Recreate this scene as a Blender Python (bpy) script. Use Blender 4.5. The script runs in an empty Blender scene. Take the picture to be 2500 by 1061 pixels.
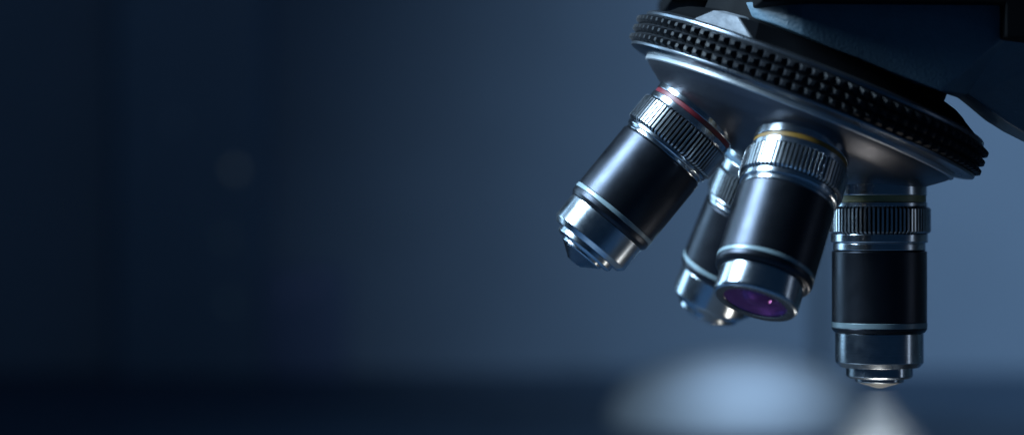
import bpy, bmesh, math, random
from mathutils import Vector, Matrix, Quaternion
random.seed(4)
PI = math.pi
R_ = math.radians
SC = bpy.context.scene
COL = SC.collection

# ------------------------------------------------------------------ frame of reference
# Work is done in millimetres with the camera at the origin looking along +y; the
# bench top lies BENCH millimetres below the lens.  w() turns that into metres.
F = 5824.0                 # focal length in photo pixels (2500 wide)
D = 582.4                  # lens -> optical axis of the working objective
BENCH = -129.0
def w(p):
    return Vector((p[0] * .001, p[1] * .001, (p[2] - BENCH) * .001))
def px(x, y, depth):       # a ray of the photo met at a given depth (mm)
    return Vector(((x - 1250.0) * depth / F, depth, -(y - 530.5) * depth / F))

APEX = Vector((89.7, 582.36, 79.46))      # where all objective axes meet
def axes(th, ps):
    c, s = math.cos, math.sin
    h = Vector((-c(ps), -s(ps), 0)); pz = Vector((s(ps), -c(ps), 0))
    A = c(th) * Vector((0, 0, -1)) + s(th) * h
    r = (Vector((0, 0, -1)) - A * c(th)) / s(th)
    return A, r, pz
TH = R_(19.80)
A0, r0, p0 = axes(TH, R_(1.906))
DIRS = dict(R=Vector((0, 0, -1)),
            L=A0 * math.cos(TH) - r0 * math.sin(TH),
            M=A0 * math.cos(TH) + p0 * math.sin(TH),
            B=A0 * math.cos(TH) - p0 * math.sin(TH))
DA, DR, DP = axes(R_(21.82), R_(-3.92))   # the turret disc: axis (down), towards right, towards camera
DC = APEX + DR * 2.22 + DP * 0.62
def disc(u, v, t):
    return DC + DR * u + DP * v + DA * t

# ------------------------------------------------------------------ materials
def new_mat(name):
    m = bpy.data.materials.new(name); m.use_nodes = True
    nt = m.node_tree
    return m, nt, nt.nodes['Principled BSDF']
def setp(b, **k):
    for n, v in k.items():
        b.inputs[n.replace('_', ' ')].default_value = v
def node(nt, t, **k):
    n = nt.nodes.new(t)
    for a, v in k.items():
        if hasattr(n, a): setattr(n, a, v)
        else: n.inputs[a.replace('_', ' ')].default_value = v
    return n
def rgba(c): return (c[0], c[1], c[2], 1)

def surf(name, col, rough, metal=0.0, bump=0.0, bscale=2500, dist=.0001, rvar=.08, cvar=.12,
         vscale=90, spec=.5, kind='noise', grain=None, aniso=0.0, coat=0.0):
    m, nt, b = new_mat(name)
    tc = node(nt, 'ShaderNodeTexCoord')
    n1 = node(nt, 'ShaderNodeTexNoise', Scale=vscale, Detail=6.0, Roughness=.62)
    nt.links.new(tc.outputs['Object'], n1.inputs['Vector'])
    mr = node(nt, 'ShaderNodeMapRange'); mr.inputs['To Min'].default_value = rough - rvar
    mr.inputs['To Max'].default_value = rough + rvar
    mr.inputs['From Min'].default_value = .3; mr.inputs['From Max'].default_value = .7
    nt.links.new(n1.outputs['Fac'], mr.inputs['Value'])
    nt.links.new(mr.outputs['Result'], b.inputs['Roughness'])
    mx = node(nt, 'ShaderNodeMix'); mx.data_type = 'RGBA'
    mx.inputs[6].default_value = rgba([c * (1 - cvar) for c in col])
    mx.inputs[7].default_value = rgba([c * (1 + cvar) for c in col])
    n2 = node(nt, 'ShaderNodeTexNoise', Scale=vscale * 4.3, Detail=5.0)
    nt.links.new(tc.outputs['Object'], n2.inputs['Vector'])
    nt.links.new(n2.outputs['Fac'], mx.inputs[0])
    nt.links.new(mx.outputs[2], b.inputs['Base Color'])
    setp(b, Metallic=metal, Specular_IOR_Level=spec, Anisotropic=aniso, Coat_Weight=coat)
    if bump:
        if kind == 'voronoi':
            t = node(nt, 'ShaderNodeTexVoronoi', Scale=bscale); out = t.outputs['Distance']
            t.feature = 'SMOOTH_F1'
        else:
            t = node(nt, 'ShaderNodeTexNoise', Scale=bscale, Detail=3.0); out = t.outputs['Fac']
        vec = tc.outputs['Object']
        if grain:
            mp = node(nt, 'ShaderNodeMapping'); mp.inputs['Scale'].default_value = grain
            nt.links.new(vec, mp.inputs['Vector']); vec = mp.outputs['Vector']
        nt.links.new(vec, t.inputs['Vector'])
        bp = node(nt, 'ShaderNodeBump', Strength=bump, Distance=dist)
        nt.links.new(out, bp.inputs['Height'])
        nt.links.new(bp.outputs['Normal'], b.inputs['Normal'])
    return m

M = {}
M['anodised'] = surf('black_anodised_aluminium', (.034, .038, .048), .33, .92, bump=.6, bscale=6500, dist=.00003, cvar=.1)
M['chrome'] = surf('turned_steel', (.42, .465, .515), .22, 1.0, bump=.25, bscale=3000, dist=.00002, grain=(.02, .02, 1), rvar=.07, cvar=.06, vscale=140)
M['chrome_dark'] = surf('dark_turned_steel', (.30, .33, .37), .24, 1.0, bump=.3, bscale=3000, dist=.00002, grain=(.02, .02, 1), rvar=.05, cvar=.08)
M['knurl'] = surf('knurled_steel', (.56, .59, .62), .24, 1.0, rvar=.06, cvar=.08)
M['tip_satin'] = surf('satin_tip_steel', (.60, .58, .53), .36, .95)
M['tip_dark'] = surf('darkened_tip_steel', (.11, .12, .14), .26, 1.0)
M['groove_shade'] = surf('shaded_groove_steel', (.007, .008, .010), .55, 0, spec=.15)  # near-black that puts the shade of the knurl grooves into their colour
M['satin'] = surf('satin_grey_metal', (.078, .083, .10), .38, .85, bump=.35, bscale=5000, dist=.00003, rvar=.06, cvar=.10, vscale=60)
M['skirt'] = surf('pearl_grey_metal', (.42, .45, .48), .40, .45, bump=.4, bscale=5200, dist=.00004, cvar=.08)
M['rubber'] = surf('black_grip_rubber', (.010, .0115, .0145), .46, 0, bump=.5, bscale=5200, dist=.00004, spec=.14)
M['rim'] = surf('dark_rim_metal', (.16, .18, .21), .30, .95, rvar=.06)
M['cast'] = surf('grey_cast_metal', (.19, .205, .23), .5, .2, bump=.7, bscale=700, dist=.0003, rvar=.1, cvar=.35, vscale=110)
M['crinkle'] = surf('black_crinkle_paint', (.058, .105, .145), .46, 0, bump=.6, bscale=1500, dist=.00014, kind='voronoi', rvar=.08, cvar=.15)
M['black'] = surf('black_plastic', (.004, .0045, .0055), .68, 0, bump=.25, bscale=4000, dist=.00003, spec=.05)
M['red'] = surf('red_enamel', (.13, .010, .018), .42, 0, bump=.5, bscale=5000, dist=.00004, cvar=.25, vscale=400)
M['yellow'] = surf('ochre_enamel', (.22, .12, .018), .42, 0, cvar=.2, vscale=400)
M['cream'] = surf('straw_enamel', (.28,.26,.12), .42, 0, cvar=.12, vscale=400)
M['blue'] = surf('blue_enamel', (.05, .11, .17), .42, 0, cvar=.12, vscale=400)
M['accent'] = surf('pale_accent_enamel', (.20, .27, .30), .36, .15, cvar=.08, vscale=300)
M['bench'] = surf('dark_bench_laminate', (.034, .075, .135), .42, 0, bump=.1, bscale=500, dist=.0002, rvar=.1, cvar=.2, vscale=8, spec=.25)
M['wall'] = surf('matt_blue_wall_paint', (.235, .332, .445), .85, 0, bump=.1, bscale=260, dist=.0006, cvar=.10, vscale=3.0, spec=.2)
M['cabinet'] = surf('dark_cabinet_steel', (.20, .31, .435), .6, 0, cvar=.1, vscale=6)
M['stage'] = surf('dark_grey_stage_metal', (.06, .063, .07), .45, .2, bump=.2, bscale=3000, dist=.00003)
M['rod'] = surf('dark_rod_paint', (.05, .085, .12), .5, 0)
M['matte'] = surf('matt_black_paint', (.0035, .004, .005), .85, 0, bump=.2, bscale=4000, dist=.00003, spec=0.0)
M['unit'] = surf('slate_violet_steel', (.20, .28, .46), .6, 0, cvar=.1, vscale=6)
M['dome'] = surf('white_frosted_acrylic', (.50, .55, .60), .6, 0, cvar=.03, vscale=12)

def purple(name, col, rough, metal):
    m, nt, b = new_mat(name)
    lw = node(nt, 'ShaderNodeLayerWeight', Blend=.35)
    mx = node(nt, 'ShaderNodeMix'); mx.data_type = 'RGBA'
    mx.inputs[6].default_value = rgba(col); mx.inputs[7].default_value = rgba((col[0] * 2.6, col[1] * 2.0, col[2] * 2.6))
    nt.links.new(lw.outputs['Facing'], mx.inputs[0]); nt.links.new(mx.outputs[2], b.inputs['Base Color'])
    setp(b, Roughness=rough, Metallic=metal, Coat_Weight=.6, Coat_Roughness=.03)
    return m
M['coat_inner'] = purple('purple_coated_inner_glass', (.075, .018, .088), .12, .8)
def glass(name, tint, gl, boost):
    """coated glass: lets light straight through and reflects the colour of its coating"""
    m, nt, b = new_mat(name)
    nt.nodes.remove(b)
    n1 = node(nt, 'ShaderNodeTexNoise', Scale=700.0, Detail=3.0)
    mr = node(nt, 'ShaderNodeMapRange'); mr.inputs['To Min'].default_value = .02; mr.inputs['To Max'].default_value = .07
    nt.links.new(n1.outputs['Fac'], mr.inputs['Value'])
    tr = node(nt, 'ShaderNodeBsdfTransparent'); tr.inputs[0].default_value = rgba(tint)
    g = node(nt, 'ShaderNodeBsdfGlossy'); g.inputs['Color'].default_value = rgba(gl)
    nt.links.new(mr.outputs['Result'], g.inputs['Roughness'])
    lw = node(nt, 'ShaderNodeLayerWeight', Blend=.5)
    pw = node(nt, 'ShaderNodeMath'); pw.operation = 'POWER'; pw.inputs[1].default_value = 4.0
    nt.links.new(lw.outputs['Facing'], pw.inputs[0])
    fr = node(nt, 'ShaderNodeMath'); fr.operation = 'MULTIPLY_ADD'
    nt.links.new(pw.outputs[0], fr.inputs[0]); fr.inputs[1].default_value = boost; fr.inputs[2].default_value = .05
    mx = node(nt, 'ShaderNodeMixShader')
    nt.links.new(fr.outputs[0], mx.inputs[0]); nt.links.new(tr.outputs[0], mx.inputs[1]); nt.links.new(g.outputs[0], mx.inputs[2])
    nt.links.new(mx.outputs[0], nt.nodes['Material Output'].inputs['Surface'])
    return m
M['lens'] = glass('purple_coated_lens_glass', (.93, .82, .97), (.75, .38, .95), .35)
M['clear'] = glass('clear_lens_glass', (.95, .97, 1.0), (1, 1, 1), .6)

def emitter(name, col, s):
    m, nt, b = new_mat(name)
    n1 = node(nt, 'ShaderNodeTexNoise', Scale=40.0)
    mx = node(nt, 'ShaderNodeMix'); mx.data_type = 'RGBA'
    mx.inputs[6].default_value = rgba([c * .9 for c in col]); mx.inputs[7].default_value = rgba(col)
    nt.links.new(n1.outputs['Fac'], mx.inputs[0]); nt.links.new(mx.outputs[2], b.inputs['Emission Color'])
    setp(b, Base_Color=rgba(col), Emission_Strength=s)
    return m

# ------------------------------------------------------------------ mesh helpers
def link(name, verts, faces, mat, parent=None, smooth=True, angle=32, mtx=None, bevel=0):
    me = bpy.data.meshes.new(name)
    bm = bmesh.new()
    vs = [bm.verts.new(v) for v in verts]
    for f in faces:
        try: bm.faces.new([vs[i] for i in f])
        except ValueError: pass
    bmesh.ops.remove_doubles(bm, verts=bm.verts, dist=1e-7)
    bmesh.ops.recalc_face_normals(bm, faces=bm.faces)
    if bevel:
        es = [e for e in bm.edges if len(e.link_faces) == 2 and e.calc_face_angle(0) > R_(14)]
        bmesh.ops.bevel(bm, geom=es, offset=bevel, segments=3, profile=.6, affect='EDGES', clamp_overlap=True)
    for f in bm.faces: f.smooth = smooth
    bm.to_mesh(me); bm.free()
    if smooth: me.set_sharp_from_angle(angle=R_(angle))
    me.materials.append(mat)
    o = bpy.data.objects.new(name, me); COL.objects.link(o)
    if mtx is not None: o.matrix_world = mtx
    if parent is not None:
        o.parent = parent
    return o

def lathe(profile, n=144, closed=True):
    """profile: (r, z) pairs in mm; returns verts (metres) and faces, turned about local z."""
    V, Fc = [], []; rows = []
    for (r, z) in profile:
        if r < 1e-6:
            rows.append([len(V)]); V.append((0, 0, z * .001))
        else:
            rows.append(list(range(len(V), len(V) + n)))
            for i in range(n):
                a = 2 * PI * i / n
                V.append((r * .001 * math.cos(a), r * .001 * math.sin(a), z * .001))
    pairs = list(zip(rows[:-1], rows[1:]))
    if closed: pairs.append((rows[-1], rows[0]))
    for a, b in pairs:
        if len(a) == 1 and len(b) == 1: continue
        for i in range(n):
            j = (i + 1) % n
            if len(a) == 1: Fc.append((a[0], b[i], b[j]))
            elif len(b) == 1: Fc.append((a[i], a[j], b[0]))
            else: Fc.append((a[i], a[j], b[j], b[i]))
    return V, Fc

def rb(pts, c=.12):
    """break sharp corners of an open (r,z) polyline with a small chamfer, as turned parts have"""
    out = [pts[0]]
    for p, q, s in zip(pts[:-2], pts[1:-1], pts[2:]):
        a = Vector((p[0] - q[0], p[1] - q[1])); b = Vector((s[0] - q[0], s[1] - q[1]))
        if a.length < 1e-6 or b.length < 1e-6: out.append(q); continue
        if abs(a.angle(b) - PI) < .25: out.append(q); continue
        ca = min(c, a.length * .4, b.length * .4)
        qa = Vector(q) + a.normalized() * ca; qb = Vector(q) + b.normalized() * ca
        mid = (qa + qb) * .35 + Vector(q) * .3
        out += [tuple(qa), tuple(mid), tuple(qb)]
    out.append(pts[-1])
    return out

def ring(r, za, zb, ri=None, c=.15):
    ri = r - 2.5 if ri is None else ri
    return rb([(ri, za), (r, za), (r, zb), (ri, zb)], c)

def frame_mtx(loc, down, side):
    """matrix with local -z along `down` and local x close to `side`"""
    z = -down.normalized(); x = (side - z * side.dot(z)).normalized(); y = z.cross(x)
    m = Matrix((x, y, z)).transposed().to_4x4(); m.translation = loc
    return m

# ------------------------------------------------------------------ microscope
scope = bpy.data.objects.new('microscope', None); COL.objects.link(scope)
ROOT = w((150, D, BENCH)); scope.location = ROOT; scope.empty_display_size = .02
scope['label'] = 'microscope with dark ribbed nosepiece and four steel and black objectives above a lit stage'
scope['category'] = 'microscope'
ROOTM = Matrix.Translation(ROOT)
def part(o, parent=scope, pm=ROOTM):
    """parent o keeping its place in the world"""
    mw = o.matrix_world.copy() if o.matrix_world != Matrix() else Matrix()
    o.parent = parent; o.matrix_parent_inverse = Matrix(); o.matrix_basis = pm.inverted() @ mw
    return o
def world_part(name, verts, faces, mat, **k):
    """mesh given in millimetre world points -> child of the microscope, origin at its centre"""
    W = [w(v) for v in verts]
    c = sum(W, Vector()) / len(W)
    o = link(name, [v - c for v in W], faces, mat, **k)
    o.parent = scope; o.matrix_basis = Matrix.Translation(c - ROOT)
    return o

# ---- turret ---------------------------------------------------------------
T0 = 60.0
NM = frame_mtx(w(DC + DA * T0), DA, DR)       # local z = T0 - t
def nz(prof): return [(r, T0 - t) for (r, t) in prof]
dome_prof = [(0, 55.0), (39.6, 55.0), (39.6, 58.6), (38.9, 59.6), (37.2, 60.95), (35.4, 62.3), (34.2, 63.25), (33.0, 63.95),
             (30.5, 64.95), (24, 67.3), (18, 69.55), (13.3, 71.3), (9, 72.5), (4.5, 73.1), (0, 73.3)]
v, f = lathe(nz(dome_prof), 200, closed=False)
nose = link('nosepiece', v, f, M['satin'], smooth=True, angle=24)
nose['label'] = 'satin grey domed revolving nosepiece'
nose.parent = scope; nose.matrix_basis = ROOTM.inverted() @ NM
def on_nose(name, prof, mat, n=220, closed=True, angle=15):
    v, f = lathe(nz(prof), n, closed)
    o = link(name, v, f, mat, parent=nose, angle=angle)
    return o
on_nose('skirt_ring', rb([(36, 57.2), (40.05, 57.2), (40.15, 58.75), (39.75, 59.05), (39.0, 59.05)], .1), M['skirt'])
on_nose('lower_rim', rb([(36, 56.1), (44.5, 56.1), (44.75, 56.35), (44.6, 56.95), (43.4, 57.35), (41.2, 57.75), (36, 57.75)], .1), M['rim'])
on_nose('upper_rim', rb([(33, 49.35), (43.6, 49.35), (43.9, 48.9), (43.9, 48.25), (43.3, 47.75), (42.2, 47.6), (33, 47.6)], .12), M['rim'])
on_nose('cover_cap', [(0, 49.0), (41.9, 49.0), (41.9, 47.4), (40.4, 46.9), (39.0, 46.1), (37.3, 44.6), (35.6, 43.7), (33.5, 43.0), (31.6, 42.6), (31.2, 42.2), (31.0, 33.0), (0, 33)], M['black'], closed=False)

# grip ring: three rows of raised pads round the drum
def grip_ring():
    V, Fc = [], []
    rb_, top = 44.35, 45.75
    prof = [(41, 49.2), (rb_, 49.2)]
    # drum with shallow valleys between the rows
    rows = [50.4, 52.72, 55.05]
    prof = [(41, 49.25), (44.3, 49.25), (44.45, 49.5)] + [(rb_, 49.7)]
    for c in rows:
        prof += [(rb_ + .15, c - .8), (rb_ + .25, c), (rb_ + .15, c + .8), (rb_ - .15, c + 1.16)]
    prof += [(44.3, 56.2), (41, 56.2)]
    v, f = lathe(nz(prof), 288)
    V += v; Fc += f
    n = 96
    for c in rows:
        for i in range(n):
            a0 = 2 * PI * (i + .5) / n
            ha, hat = .44 * 2 * PI / n, .16 * 2 * PI / n
            hz, hzt = 1.02, .42
            lay = [(rb_ - .25, ha, hz), (rb_ + .30, ha * .96, hz * .97), (top, hat, hzt)]
            idx = []
            for (r, da, dz) in lay:
                row = []
                for (sa, sz) in ((-1, -1), (0, -1), (1, -1), (1, 0), (1, 1), (0, 1), (-1, 1), (-1, 0)):
                    k = .93 if sa and sz else 1.0
                    aa = a0 + sa * da * k; zz = T0 - (c + sz * dz * k)
                    row.append(len(V)); V.append((r * .001 * math.cos(aa), r * .001 * math.sin(aa), zz * .001))
                idx.append(row)
            for ra, rbb in zip(idx[:-1], idx[1:]):
                for j in range(8):
                    Fc.append((ra[j], ra[(j + 1) % 8], rbb[(j + 1) % 8], rbb[j]))
            Fc.append(tuple(idx[-1]))
    o = link('grip_ring', V, Fc, M['rubber'], parent=nose, angle=20)
    o['label'] = 'black grip ring with three rows of raised pads'
    return o
grip_ring()

# ---- objectives -----------------------------------------------------------
TB = 66.0
def knurled(r, za, zb, n=72, depth=.9):
    """ridged ring between za and zb (local z, za above zb); slot 1 paints shade into the grooves"""
    V, Fc = [], []
    shape = [(-.46, 0), (-.285, 0), (-.262, .92), (-.225, 1.0), (0, 1.01), (.225, 1.0), (.262, .92), (.285, 0), (.46, 0)]
    rows = []
    def row(z, top, base):
        ids = []
        for i in range(n):
            for (fx, h) in shape:
                a = 2 * PI * (i + fx) / n
                rr = base + (top - base) * h
                ids.append(len(V)); V.append((rr * .001 * math.cos(a), rr * .001 * math.sin(a), z * .001))
        rows.append(ids)
    base = r - depth
    row(za, r - 1.8, r - 1.8); row(za, base + .35, base); row(za - .45, r, base)
    row(zb + .45, r, base); row(zb, base + .35, base); row(zb, r - 1.8, r - 1.8)
    m = n * len(shape)
    for a, b in zip(rows, rows[1:] + rows[:1]):
        for i in range(m):
            j = (i + 1) % m
            Fc.append((a[i], a[j], b[j], b[i]))
    return V, Fc, base * .001 + .0003

def objective(key, s, band, label):
    d = DIRS[key]
    mt = frame_mtx(w(APEX + d * TB), d, Vector((1, 0, 0)))
    Z = lambda t: TB - t
    def z(prof): return [(r, Z(t)) for (r, t) in prof]
    def add(name, prof, mat, parent, n=160, closed=True, angle=13):
        v, f = lathe(z(prof), n, closed)
        return link(name, v, f, mat, parent=parent, angle=angle)
    b0, b1 = s['barrel']
    v, f = lathe(z(rb([(8, b0), (11.3, b0), (11.5, b0 + .2), (11.5, b1), (8, b1)], .12)), 160)
    o = link('objective', v, f, M['anodised'], angle=13)
    o.parent = scope; o.matrix_basis = ROOTM.inverted() @ mt
    o['label'] = label
    c0, c1 = s['band']
    k0, k1 = s['knurl']
    add('mounting_collar', ring(11.5, s.get('top', TB - 1), c0, 7), M['chrome'], o)
    add('colour_band', ring(11.28, c0 + .02, c1 - .02, 7, .08), band, o)
    add('collar', rb([(7, c1), (11.6, c1), (11.6, k0 - .12), (11.2, k0), (7, k0)], .15), M['chrome'], o)
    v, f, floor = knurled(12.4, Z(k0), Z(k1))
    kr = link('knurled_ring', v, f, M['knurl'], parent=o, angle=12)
    kr.data.materials.append(M['groove_shade'])
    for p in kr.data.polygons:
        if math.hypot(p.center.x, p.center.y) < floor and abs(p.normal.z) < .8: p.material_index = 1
    km = k1 + (b0 - k1) * .53
    add('lower_collar', rb([(7, k1), (11.45, k1), (11.75, k1 + .25), (11.75, km - .25), (11.5, km), (11.05, km + .05), (11.2, km + .3), (11.2, b0 - .25), (10.8, b0), (7, b0)], .1), M['chrome'], o)
    l0, l1 = s['accent']
    add('accent_ring', ring(11.56, l0, l1, 8, .12), M['accent'], o)
    e = s['skirt_end']
    add('barrel_end', rb([(8, l1), (11.55, l1), (11.5, e - .9), (10.95, e - .1), (10.6, e), (8, e)], .12), M['anodised'], o)
    add('nose', z_nose(s), M['chrome'], o, closed=s.get('open', False))
    if s.get('open'):
        q = s['nose'][1]
        # black bore, rear coated element, front lens
        add('lens_mount', [(7.42, q + .02 - .25), (7.42, q - 6.2), (0, q - 6.2)], M['black'], o, closed=False)
        add('inner_lens', [(0, q + .15)] + [(4.1 * k / 14, q + .15 - (5.0 - math.sqrt(25 - (4.1 * k / 14) ** 2))) for k in range(1, 15)] + [(4.1 + 3.25 * k / 10, q - 2.0 + 1.55 * (k / 10) ** 1.7) for k in range(1, 11)] + [(7.38, q - 6.0), (0, q - 6.0)], M['coat_inner'], o, closed=False, angle=50)
        R = 7.3
        fr = [(R * i / 14, q + .75 - .95 * (i / 14) ** 2) for i in range(15)]
        bk = [(R * i / 14, q + .30 - .55 * (i / 14) ** 2) for i in range(14, -1, -1)]
        add('front_lens', fr + bk, M['lens'], o, closed=False, angle=60)
        add('retaining_ring', rb([(7.33, q - .5), (7.36, q - .16), (7.75, q + .06), (9.28, q + .06), (9.28, q - .25), (7.9, q - .25), (7.7, q - .5)], .05), M['tip_dark'], o)
    else:
        st = s['tip']
        add('stepped_tip', st[0], M['chrome'], o, closed=False)
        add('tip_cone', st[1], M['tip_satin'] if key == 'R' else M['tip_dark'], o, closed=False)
        add('front_lens', st[2], M['clear'], o, closed=False, angle=60, n=64)
    return o

def z_nose(s):
    a, b = s['nose']; r = s['rn']
    if s.get('open'):
        return rb([(8, a), (r + .1, a), (r + .1, b - .9), (r - .15, b - .3), (r - .5, b), (7.9, b), (7.6, b - .3), (7.6, b - 3), (8, b - 3)], .1)
    c = s.get('ch', 1.25)
    return rb([(4, a), (r, a), (r, b - c), (r - c * .9, b), (6, b), (4, b)], .12)

def tip_profile(t, r2=8.1, r3=5.95, h2=2.7, h3=1.0, cone=1.3, rt=.9):
    a = rb([(3, t - .5), (r2, t - .02), (r2, t + h2 - .55), (r2 - .75, t + h2), (r3, t + h2), (r3, t + h2 + h3 - .2), (r3 - .4, t + h2 + h3)], .1)
    e = t + h2 + h3
    a += [(0, e)]
    cn = [(0, e - .3), (r3 - .5, e - .3), (r3 - .55, e + .02), (rt + .05, e + cone), (rt * .9, e + cone + .02), (rt * .8, e + cone - .3), (0, e + cone - .3)]
    lens = [(0, e + cone - .28), (rt * .86, e + cone - .28), (rt * .86, e + cone), (rt * .6, e + cone + .12), (0, e + cone + .2)]
    return a, cn, lens

objective('R', dict(top=70, band=(74.1, 75.8), knurl=(76.95, 83.3), barrel=(87.6, 104.9), accent=(104.9, 106.25), skirt_end=107.5,
                    nose=(107.5, 115.9), rn=10.7, tip=tip_profile(115.9, cone=1.4)), M['cream'],
          'upright objective with straw colour band, lit from below')
objective('L', dict(band=(71.35, 72.5), knurl=(74.2, 81.25), barrel=(83.6, 101.3), accent=(101.3, 102.4), skirt_end=104.55,
                    nose=(104.55, 112.1), rn=10.75, tip=tip_profile(112.1, h2=1.75, h3=.85, cone=2.45, rt=1.9)), M['red'],
          'outermost tilted objective with red colour band')
objective('M', dict(band=(73.15, 74.35), knurl=(75.9, 82.3), barrel=(85.4, 102.6), accent=(102.6, 103.6), skirt_end=105.6,
                    nose=(105.6, 111.9), rn=9.85, open=True), M['yellow'],
          'objective with ochre colour band and wide purple lens facing down')
objective('B', dict(band=(73.9, 75.2), knurl=(78.0, 85.3), barrel=(88.0, 103.8), accent=(103.8, 104.9), skirt_end=106.9,
                    nose=(106.9, 115.4), rn=10.7, ch=1.8, tip=tip_profile(115.4, h2=2.1, h3=1.0, cone=1.2)), M['blue'],
          'slightly blurred rear objective half hidden behind another')

# ---- bracket on top of the turret ----------------------------------------
def on_disc_plane(x, y, v):
    """photo ray met with the plane at distance v in front of the turret axis"""
    ray = px(x, y, 1.0); n = DP; o = DC + DP * v
    return ray * (o.dot(n) / ray.dot(n))
def loft(name, bot, top, mat, label, bevel=.0003):
    """solid between two outlines with the same number of corners"""
    n = len(bot)
    Fc = [tuple(range(n)), tuple(range(2 * n - 1, n - 1, -1))]
    for i in range(n):
        j = (i + 1) % n; Fc.append((i, j, n + j, n + i))
    o = world_part(name, bot + top, Fc, mat, bevel=bevel, angle=20)
    o['label'] = label
def bracket():
    b0 = on_disc_plane(1692, 46, 30); b1 = on_disc_plane(1838, 97, 40.0)
    t0 = on_disc_plane(1742, 25, 26); t1 = on_disc_plane(1801, 41, 33.5)
    t2 = on_disc_plane(1850, 55, 37.5)
    back = Vector((3.0, 5.0, 0.3))
    loft('stop_bracket', [b0, b1, b1 + back, b0 + back], [t0, t1, t1 + back, t0 + back], M['cast'], 'grey cast bracket end catching the light', .0005)
    # black cover running round the front of the turret behind it
    eps = Vector((.35, .2, .0))
    bot, top = [b1 + eps, b1 + eps * 1.2], [t1 + eps, t2 + eps]
    for a in [R_(x) for x in range(-16, 101, 4)]:
        bot.append(disc(42.0 * math.sin(a), 42.0 * math.cos(a), 47.55))
        k = min(1.0, max(0.0, (math.degrees(a) + 16) / 50)); rt = 37.6 - 2.4 * k
        top.append(disc(rt * math.sin(a), rt * math.cos(a), 43.4 + .1 * k))
    a = R_(100)
    bot += [disc(32 * math.sin(a), 32 * math.cos(a), 47.55), disc(-10, 24, 47.55)]
    top += [disc(32 * math.sin(a), 32 * math.cos(a), 43.2), disc(-8, 24, 43.2)]
    loft('turret_cover', bot, top, M['matte'], 'black curved cover over the turret', .0003)
bracket()

# ---- head casting and arm -------------------------------------------------
YF, YB = D - 35.0, D + 37.0
def prism(name, pts, mat, back=None, bevel=.0012, shrink=None):
    """pts: (x_px, y_px, depth) outline of the front; extruded straight back to `back`"""
    back = back or YB
    fr = [px(x, y, d) for x, y, d in pts]
    bk = [Vector((p.x, back, p.z)) for p in fr]
    n = len(fr)
    Fc = [tuple(range(n)), tuple(range(2 * n - 1, n - 1, -1))]
    for i in range(n):
        j = (i + 1) % n; Fc.append((i, j, n + j, n + i))
    return world_part(name, fr + bk, Fc, mat, bevel=bevel, angle=25)
def head():
    dep = lambda x: YF + 22 * max(0.0, (1985 - x) / 200.0) ** 2
    low = [(1784, 14), (1792, 22), (1818, 34), (1846, 46), (1887, 58), (1922, 71), (1959, 86), (1990, 99), (2019, 113), (2100, 143), (2170, 173), (2240, 200), (2297, 222)]
    fr = [px(x, y, dep(x)) for x, y in low]
    iA = len(fr) - 1
    fr.append(px(2361, 229, YF + 15)); iB = iA + 1          # foot of the slanted facet
    fr += [px(x, y, YF + 16) for x, y in [(2380, 241), (2420, 273), (2460, 300), (2500, 324), (2560, 352), (2640, 380), (2640, 101)]]
    iC = len(fr); fr.append(px(2457, 88, YF + 1)); iD = iC + 1; fr.append(px(2457, 7, YF + 1))
    top0 = len(fr)                                          # top edge, from the right back to the left
    ns = 8
    for k in range(ns - 1, -1, -1):
        fr.append(px(low[k][0], 5, dep(low[k][0])))
    n = len(fr); o = n
    tk = lambda k: top0 + (ns - 1 - k)
    mid = [Vector((p.x, YF + 30, p.z)) for p in fr]
    back = [Vector((p.x, YB, p.z)) for p in fr]
    # the arm's lower edge is rolled: it drops a little behind the front face, then rises
    roll = [(2306, 228), (2338, 239), (2362, 258), (2405, 294), (2450, 322), (2500, 347), (2560, 375), (2640, 405)]
    for k, (x, y) in enumerate(roll):
        mid[iA + k] = px(x, y, YF + 30); back[iA + k] = px(x + 45, y - 30, YB)
    Fc = [(k, k + 1, tk(k + 1), tk(k)) for k in range(ns - 1)]
    Fc += [tuple(range(ns - 1, iA + 1)) + (iC, iD, tk(ns - 1)), (iA, iB, iC), tuple(range(iB, iC + 1))]
    for i in range(n):
        j = (i + 1) % n
        Fc.append((i, j, n + j, n + i)); Fc.append((n + i, n + j, 2 * n + j, 2 * n + i))
    Fc.append(tuple(2 * n + i for i in range(n - 1, -1, -1)))
    bk = mid + back
    ob = world_part('head_casting', fr + bk, Fc, M['crinkle'], bevel=.0010, angle=22)
    ob['label'] = 'dark crinkle painted head casting and arm'
head()
# black housing above: a dropped lip at its left end, thick block at the right
prism('upper_housing', [(x, y, YF - 6) for x, y in
      [(1862, -90), (1856, -40), (1858, 4), (1864, 4.5), (2200, 5.5), (2456, 7), (2456, 92), (2700, 104), (2700, -90)]],
      M['black'], back=YF + 24.5, bevel=.0006)
prism('rear_housing', [(x, y, YF + 25) for x, y in
      [(1753, -90), (1753, 15), (1756, 20), (1761, 22.5), (1786, 23), (1797, 16), (1806, 6), (1900, 0), (2700, 0), (2700, -90)]],
      M['black'], bevel=.0006)
prism('rear_plate', [(x, y, D + 8) for x, y in [(1638, -40), (1638, 2.0), (1760, 2.5), (1760, -40)]], M['black'], back=D + 60, bevel=.0004)

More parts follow.
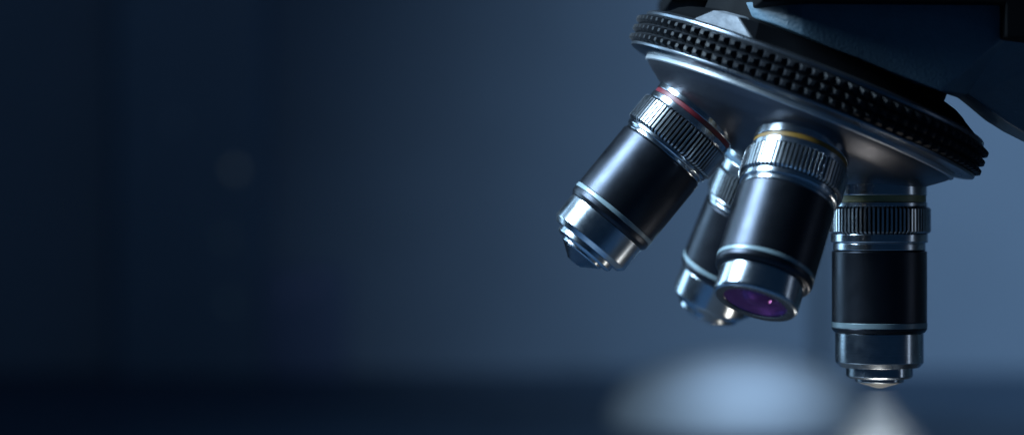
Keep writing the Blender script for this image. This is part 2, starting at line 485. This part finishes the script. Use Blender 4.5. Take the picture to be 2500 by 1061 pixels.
def box(name, lo, hi, mat, bevel=.002):
    x0, y0, z0 = lo; x1, y1, z1 = hi
    V = [Vector(p) for p in ((x0, y0, z0), (x1, y0, z0), (x1, y1, z0), (x0, y1, z0), (x0, y0, z1), (x1, y0, z1), (x1, y1, z1), (x0, y1, z1))]
    Fc = [(3, 2, 1, 0), (4, 5, 6, 7), (0, 1, 5, 4), (1, 2, 6, 5), (2, 3, 7, 6), (3, 0, 4, 7)]
    return world_part(name, V, Fc, mat, bevel=bevel)
box('pillar', (134, YF + 18, BENCH + 22), (215, YB - 1, 50), M['crinkle'], .004)
box('base', (10, D - 80, BENCH), (225, D + 80, BENCH + 21.5), M['crinkle'], .005)
# stage: plate with a round opening, condenser lamp beneath
STZ = -63.0
def stage():
    ax, ay = APEX.x, D
    V, Fc = [], []; n = 64; ro = 17
    x0, x1, y0, y1 = ax - 75, 133, D - 70, D + 66
    def edge(a):
        c, s = math.cos(a), math.sin(a); k = []
        if c > 1e-9: k.append((x1 - ax) / c)
        if c < -1e-9: k.append((x0 - ax) / c)
        if s > 1e-9: k.append((y1 - ay) / s)
        if s < -1e-9: k.append((y0 - ay) / s)
        k = min(k); return ax + c * k, ay + s * k
    for zz in (STZ, STZ - 8):
        for i in range(n):
            a = 2 * PI * i / n
            V.append(Vector((ax + ro * math.cos(a), ay + ro * math.sin(a), zz)))
            V.append(Vector((*edge(a), zz)))
    for i in range(n):
        j = (i + 1) % n
        a, b, c, d = 2 * i, 2 * i + 1, 2 * j + 1, 2 * j; o = 2 * n
        Fc += [(a, b, c, d), (o + d, o + c, o + b, o + a), (b, o + b, o + c, c), (d, o + d, o + a, a)]
    world_part('stage', V, Fc, M['stage'], angle=30)
stage()
v, f = lathe([(0, -8), (15, -8), (15, 0), (13.5, 1.2), (0, 1.2)], 96, closed=False)
cond = link('condenser', v, f, M['chrome_dark']); cond.parent = scope
cond.matrix_basis = ROOTM.inverted() @ Matrix.Translation(w((APEX.x, D, STZ - 9)))
M['lamp'] = emitter('warm_condenser_glow', (1.0, .84, .62), 5.0)
v, f = lathe([(0, 1.0), (6.5, 1.0), (6, 1.8), (3.6, 2.6), (0, 3.0)], 96, closed=False)
link('condenser_lens', v, f, M['lamp'], parent=cond)

# ------------------------------------------------------------------ the air in the light cone under the objective
def beam():
    ax = APEX.x
    prof = [(0, -42.2), (5.6, -42.2), (9.0, -46.0), (15.4, -53.5), (22.8, -62.0), (0, -62.0)]
    v, f = lathe([(r, z + 62) for r, z in prof], 64, closed=False)
    m = bpy.data.materials.new('lit_air'); m.use_nodes = True; nt = m.node_tree
    nt.nodes.remove(nt.nodes['Principled BSDF'])
    pv = node(nt, 'ShaderNodeVolumePrincipled')
    pv.inputs['Color'].default_value = (.80, .90, 1.0, 1); pv.inputs['Density'].default_value = 14.0
    pv.inputs['Anisotropy'].default_value = 0.0
    # the cone of light is densest on its axis and thins out towards its edge
    tc = node(nt, 'ShaderNodeTexCoord'); sx = node(nt, 'ShaderNodeSeparateXYZ')
    nt.links.new(tc.outputs['Object'], sx.inputs[0])
    def mth(op, a, b):
        q = node(nt, 'ShaderNodeMath'); q.operation = op
        for i, x in enumerate((a, b)):
            if hasattr(x, 'is_linked'): nt.links.new(x, q.inputs[i])
            else: q.inputs[i].default_value = x
        return q.outputs[0]
    rr = mth('SQRT', mth('ADD', mth('MULTIPLY', sx.outputs[0], sx.outputs[0]), mth('MULTIPLY', sx.outputs[1], sx.outputs[1])), 0)
    rm = mth('ADD', mth('MULTIPLY', mth('SUBTRACT', .0198, sx.outputs[2]), 0.85), .0058)
    fall = mth('MAXIMUM', mth('SUBTRACT', 1.0, mth('POWER', mth('DIVIDE', rr, rm), .75)), 0.0)
    fall = mth('POWER', fall, 1.7)
    nt.links.new(mth('MULTIPLY', fall, 60.0), pv.inputs['Density'])
    nt.links.new(pv.outputs['Volume'], nt.nodes['Material Output'].inputs['Volume'])
    o = link('light_beam', v, f, m, mtx=Matrix.Translation(w((ax, D, -62.0))))
    o['kind'] = 'stuff'; o['label'] = 'soft pale cone of light below the upright objective'; o['category'] = 'light beam'
beam()

# ------------------------------------------------------------------ setting
def plain(name, verts, faces, mat, **k):
    W = [w(v) for v in verts]; c = sum(W, Vector()) / len(W)
    return link(name, [v - c for v in W], faces, mat, mtx=Matrix.Translation(c), **k)
WALLY = 2000.0
def slab(lo, hi):
    x0, y0, z0 = lo; x1, y1, z1 = hi
    V = [Vector(p) for p in ((x0, y0, z0), (x1, y0, z0), (x1, y1, z0), (x0, y1, z0), (x0, y0, z1), (x1, y0, z1), (x1, y1, z1), (x0, y1, z1))]
    return V, [(3, 2, 1, 0), (4, 5, 6, 7), (0, 1, 5, 4), (1, 2, 6, 5), (2, 3, 7, 6), (3, 0, 4, 7)]
o = plain('bench_top', *slab((-1600, -300, BENCH - 40), (1600, WALLY - 1, BENCH)), M['bench']); o['kind'] = 'structure'
o['label'] = 'dark blue bench top, out of focus'; o['category'] = 'bench'
o = plain('wall', *slab((-1800, WALLY, BENCH - 300), (1800, WALLY + 80, 1300)), M['wall']); o['kind'] = 'structure'
o['label'] = 'blurred blue wall fading into dark at one side'; o['category'] = 'wall'

# pale dome added on the bench behind the turret as a soft glow
DY = 1500.0
dc = px(1808, 1000, DY)
H = 45.0
prof = [(0, 0), (84, 0), (84, 3)] + [(83 * math.cos(a), 3 + (H - 3) * math.sin(a)) for a in [R_(x) for x in range(0, 90, 6)]] + [(0, H)]
v, f = lathe(prof, 96, closed=False)
o = link('glow_dome', v, f, M['dome'], mtx=Matrix.Translation(w((dc.x, DY, BENCH))), angle=50)
o['label'] = 'blurred pale blue white dome added for the soft glow behind the objectives'; o['category'] = 'added dome'

# dark instrument rack far left with small lamps
cab = bpy.data.objects.new('instrument_rack', None); COL.objects.link(cab)
CY = 1930.0
cl = px(285, 0, CY).x; cr = px(640, 0, CY).x
cab.location = w(((cl + cr) / 2, CY, BENCH)); CM = Matrix.Translation(cab.location)
cab['label'] = 'tall dark instrument rack with faint blurred lamps against the wall'; cab['category'] = 'rack'
V, Fc = slab((cl, CY, BENCH), (cr, CY + 68, 420))
W = [w(q) - cab.location for q in V]
link('rack_body', W, Fc, M['cabinet'], parent=cab, bevel=.003)
for (x, y, col, s, r) in ((575, 415, (.60, .72, .70), 1.0, 3.4), (550, 580, (.42, .66, .70), .7, 2.2), (560, 738, (.36, .62, .70), .5, 2.8), (430, 300, (.4, .6, .8), .2, 3.0)):
    v, f = lathe([(0, 0), (r, 0), (r, 2), (r * .7, 3), (0, 3.4)], 24, closed=False)
    pos = w(px(x, y, CY - .3)) - cab.location
    lo = link('indicator_lamp', v, f, emitter('indicator_glow', col, s * .075), parent=cab)
    lo.matrix_basis = Matrix.Translation(pos) @ Matrix.Rotation(R_(90), 4, 'X')
# a rod on a foot, far behind the upright objective
st = bpy.data.objects.new('lab_stand', None); COL.objects.link(st)
SY = 1680.0; sp = px(2006, 0, SY)
st.location = w((sp.x, SY, BENCH))
st['label'] = 'thin dark blurred rod standing on the bench behind the upright objective'; st['category'] = 'stand'
hz_ = px(0, 300, SY).z - BENCH
v, f = lathe([(0, 6), (5.5, 6), (5.5, hz_ - 1), (4.5, hz_), (0, hz_)], 32, closed=False)
link('rod', v, f, M['rod'], parent=st)
v, f = lathe([(0, 0), (24, 0), (24, 4.5), (22, 6), (0, 6)], 48, closed=False)
link('foot', v, f, M['rod'], parent=st)
# two little violet lamps on a small unit standing by the rack
unit = bpy.data.objects.new('power_unit', None); COL.objects.link(unit)
UY = 1940.0
ul = px(643, 0, UY).x; ur = px(835, 0, UY).x
unit.location = w(((ul + ur) / 2, UY, BENCH)); 
unit['label'] = 'low dark unit with two faint violet lamps beside the rack'; unit['category'] = 'power unit'
V, Fc = slab((ul, UY, BENCH), (ur, UY + 58, px(0, 655, UY).z))
link('unit_case', [w(q) - unit.location for q in V], Fc, M['unit'], parent=unit, bevel=.003)
for (x, y) in ((705, 712), (768, 690)):
    v, f = lathe([(0, 0), (1.3, 0), (1.3, 2), (.9, 3), (0, 3.2)], 24, closed=False)
    lo = link('indicator_lamp', v, f, emitter('violet_glow', (.38, .42, .80), .18), parent=unit)
    lo.matrix_basis = Matrix.Translation(w(px(x, y, UY - .3)) - unit.location) @ Matrix.Rotation(R_(90), 4, 'X')

# ------------------------------------------------------------------ light
def aim(o, target):
    o.rotation_euler = (target - o.location).to_track_quat('-Z', 'Y').to_euler()
def area(name, pos, tgt, sx, sy, power, col, spread=180):
    l = bpy.data.lights.new(name, 'AREA'); l.shape = 'RECTANGLE'; l.size = sx; l.size_y = sy
    l.energy = power; l.color = col; l.spread = R_(spread)
    o = bpy.data.objects.new(name, l); COL.objects.link(o); o.location = w(pos); aim(o, w(tgt)); return o
def spot(name, pos, tgt, power, col, ang, blend, rad):
    l = bpy.data.lights.new(name, 'SPOT'); l.energy = power; l.color = col; l.spot_size = R_(ang); l.spot_blend = blend
    l.shadow_soft_size = rad
    o = bpy.data.objects.new(name, l); COL.objects.link(o); o.location = w(pos); aim(o, w(tgt)); return o
C0 = Vector((50, D, 0))
kd = Vector((-.755, -.12, .64)).normalized()
area('key_softbox', C0 + kd * 480, C0, .17, .30, 4.4, (.58, .80, 1.0), 130)
area('rim_panel', C0 + Vector((-.80, .50, .22)) * 460, C0, .14, .30, .3, (.46, .74, 1.0), 120)
area('streak_strip', C0 + Vector((.96, -.26, -.10)) * 430, C0 + Vector((40, 0, -15)), .035, .24, .010, (.70, .82, 1.0), 100)  # added strip lamp out of view, draws a streak down the upright objective
spot('wall_spot', (620, 900, 560), (580, WALLY, 20), 30.0, (.57, .76, 1.0), 68, 1.0, .06)
spot('wall_wash', (-40, 760, 700), (-60, WALLY, 20), 1.35, (.72, .86, 1.0), 100, 1.0, .08)
spot('dome_spot', (dc.x + 6, 1120, 330), (dc.x, DY - 60, -112), 9.8, (.50, .71, 1.0), 13, 1.0, .03)  # added lamp that brightens the dome into a glow
spot('condenser_spot', (APEX.x, D, STZ - 2.5), (APEX.x, D, 0), .032, (1.0, .93, .84), 112, .5, .006)

wd = bpy.data.worlds.new('World'); SC.world = wd; wd.use_nodes = True
bg = wd.node_tree.nodes['Background']
bg.inputs['Color'].default_value = (.14, .44, 1.0, 1); bg.inputs['Strength'].default_value = .038

# ------------------------------------------------------------------ camera
cam = bpy.data.cameras.new('camera'); co = bpy.data.objects.new('camera', cam); COL.objects.link(co)
co.location = w((0, 0, 0)); co.rotation_euler = (R_(90), 0, 0)
cam.sensor_width = 36; cam.lens = F / 2500 * 36
cam.clip_start = .02; cam.clip_end = 50
cam.dof.use_dof = True; cam.dof.focus_distance = .568
cam.dof.aperture_fstop = 6.4; cam.dof.aperture_blades = 0
SC.camera = co
SC.view_settings.view_transform = 'Standard'; SC.view_settings.look = 'None'
SC.view_settings.exposure = 0; SC.view_settings.gamma = 1; SC.view_settings.use_curve_mapping = False
cy = SC.cycles
cy.use_denoising = True
cy.max_bounces = 10; cy.glossy_bounces = 6; cy.transmission_bounces = 8; cy.volume_bounces = 1
cy.sample_clamp_indirect = 4.0; cy.caustics_reflective = False; cy.caustics_refractive = False
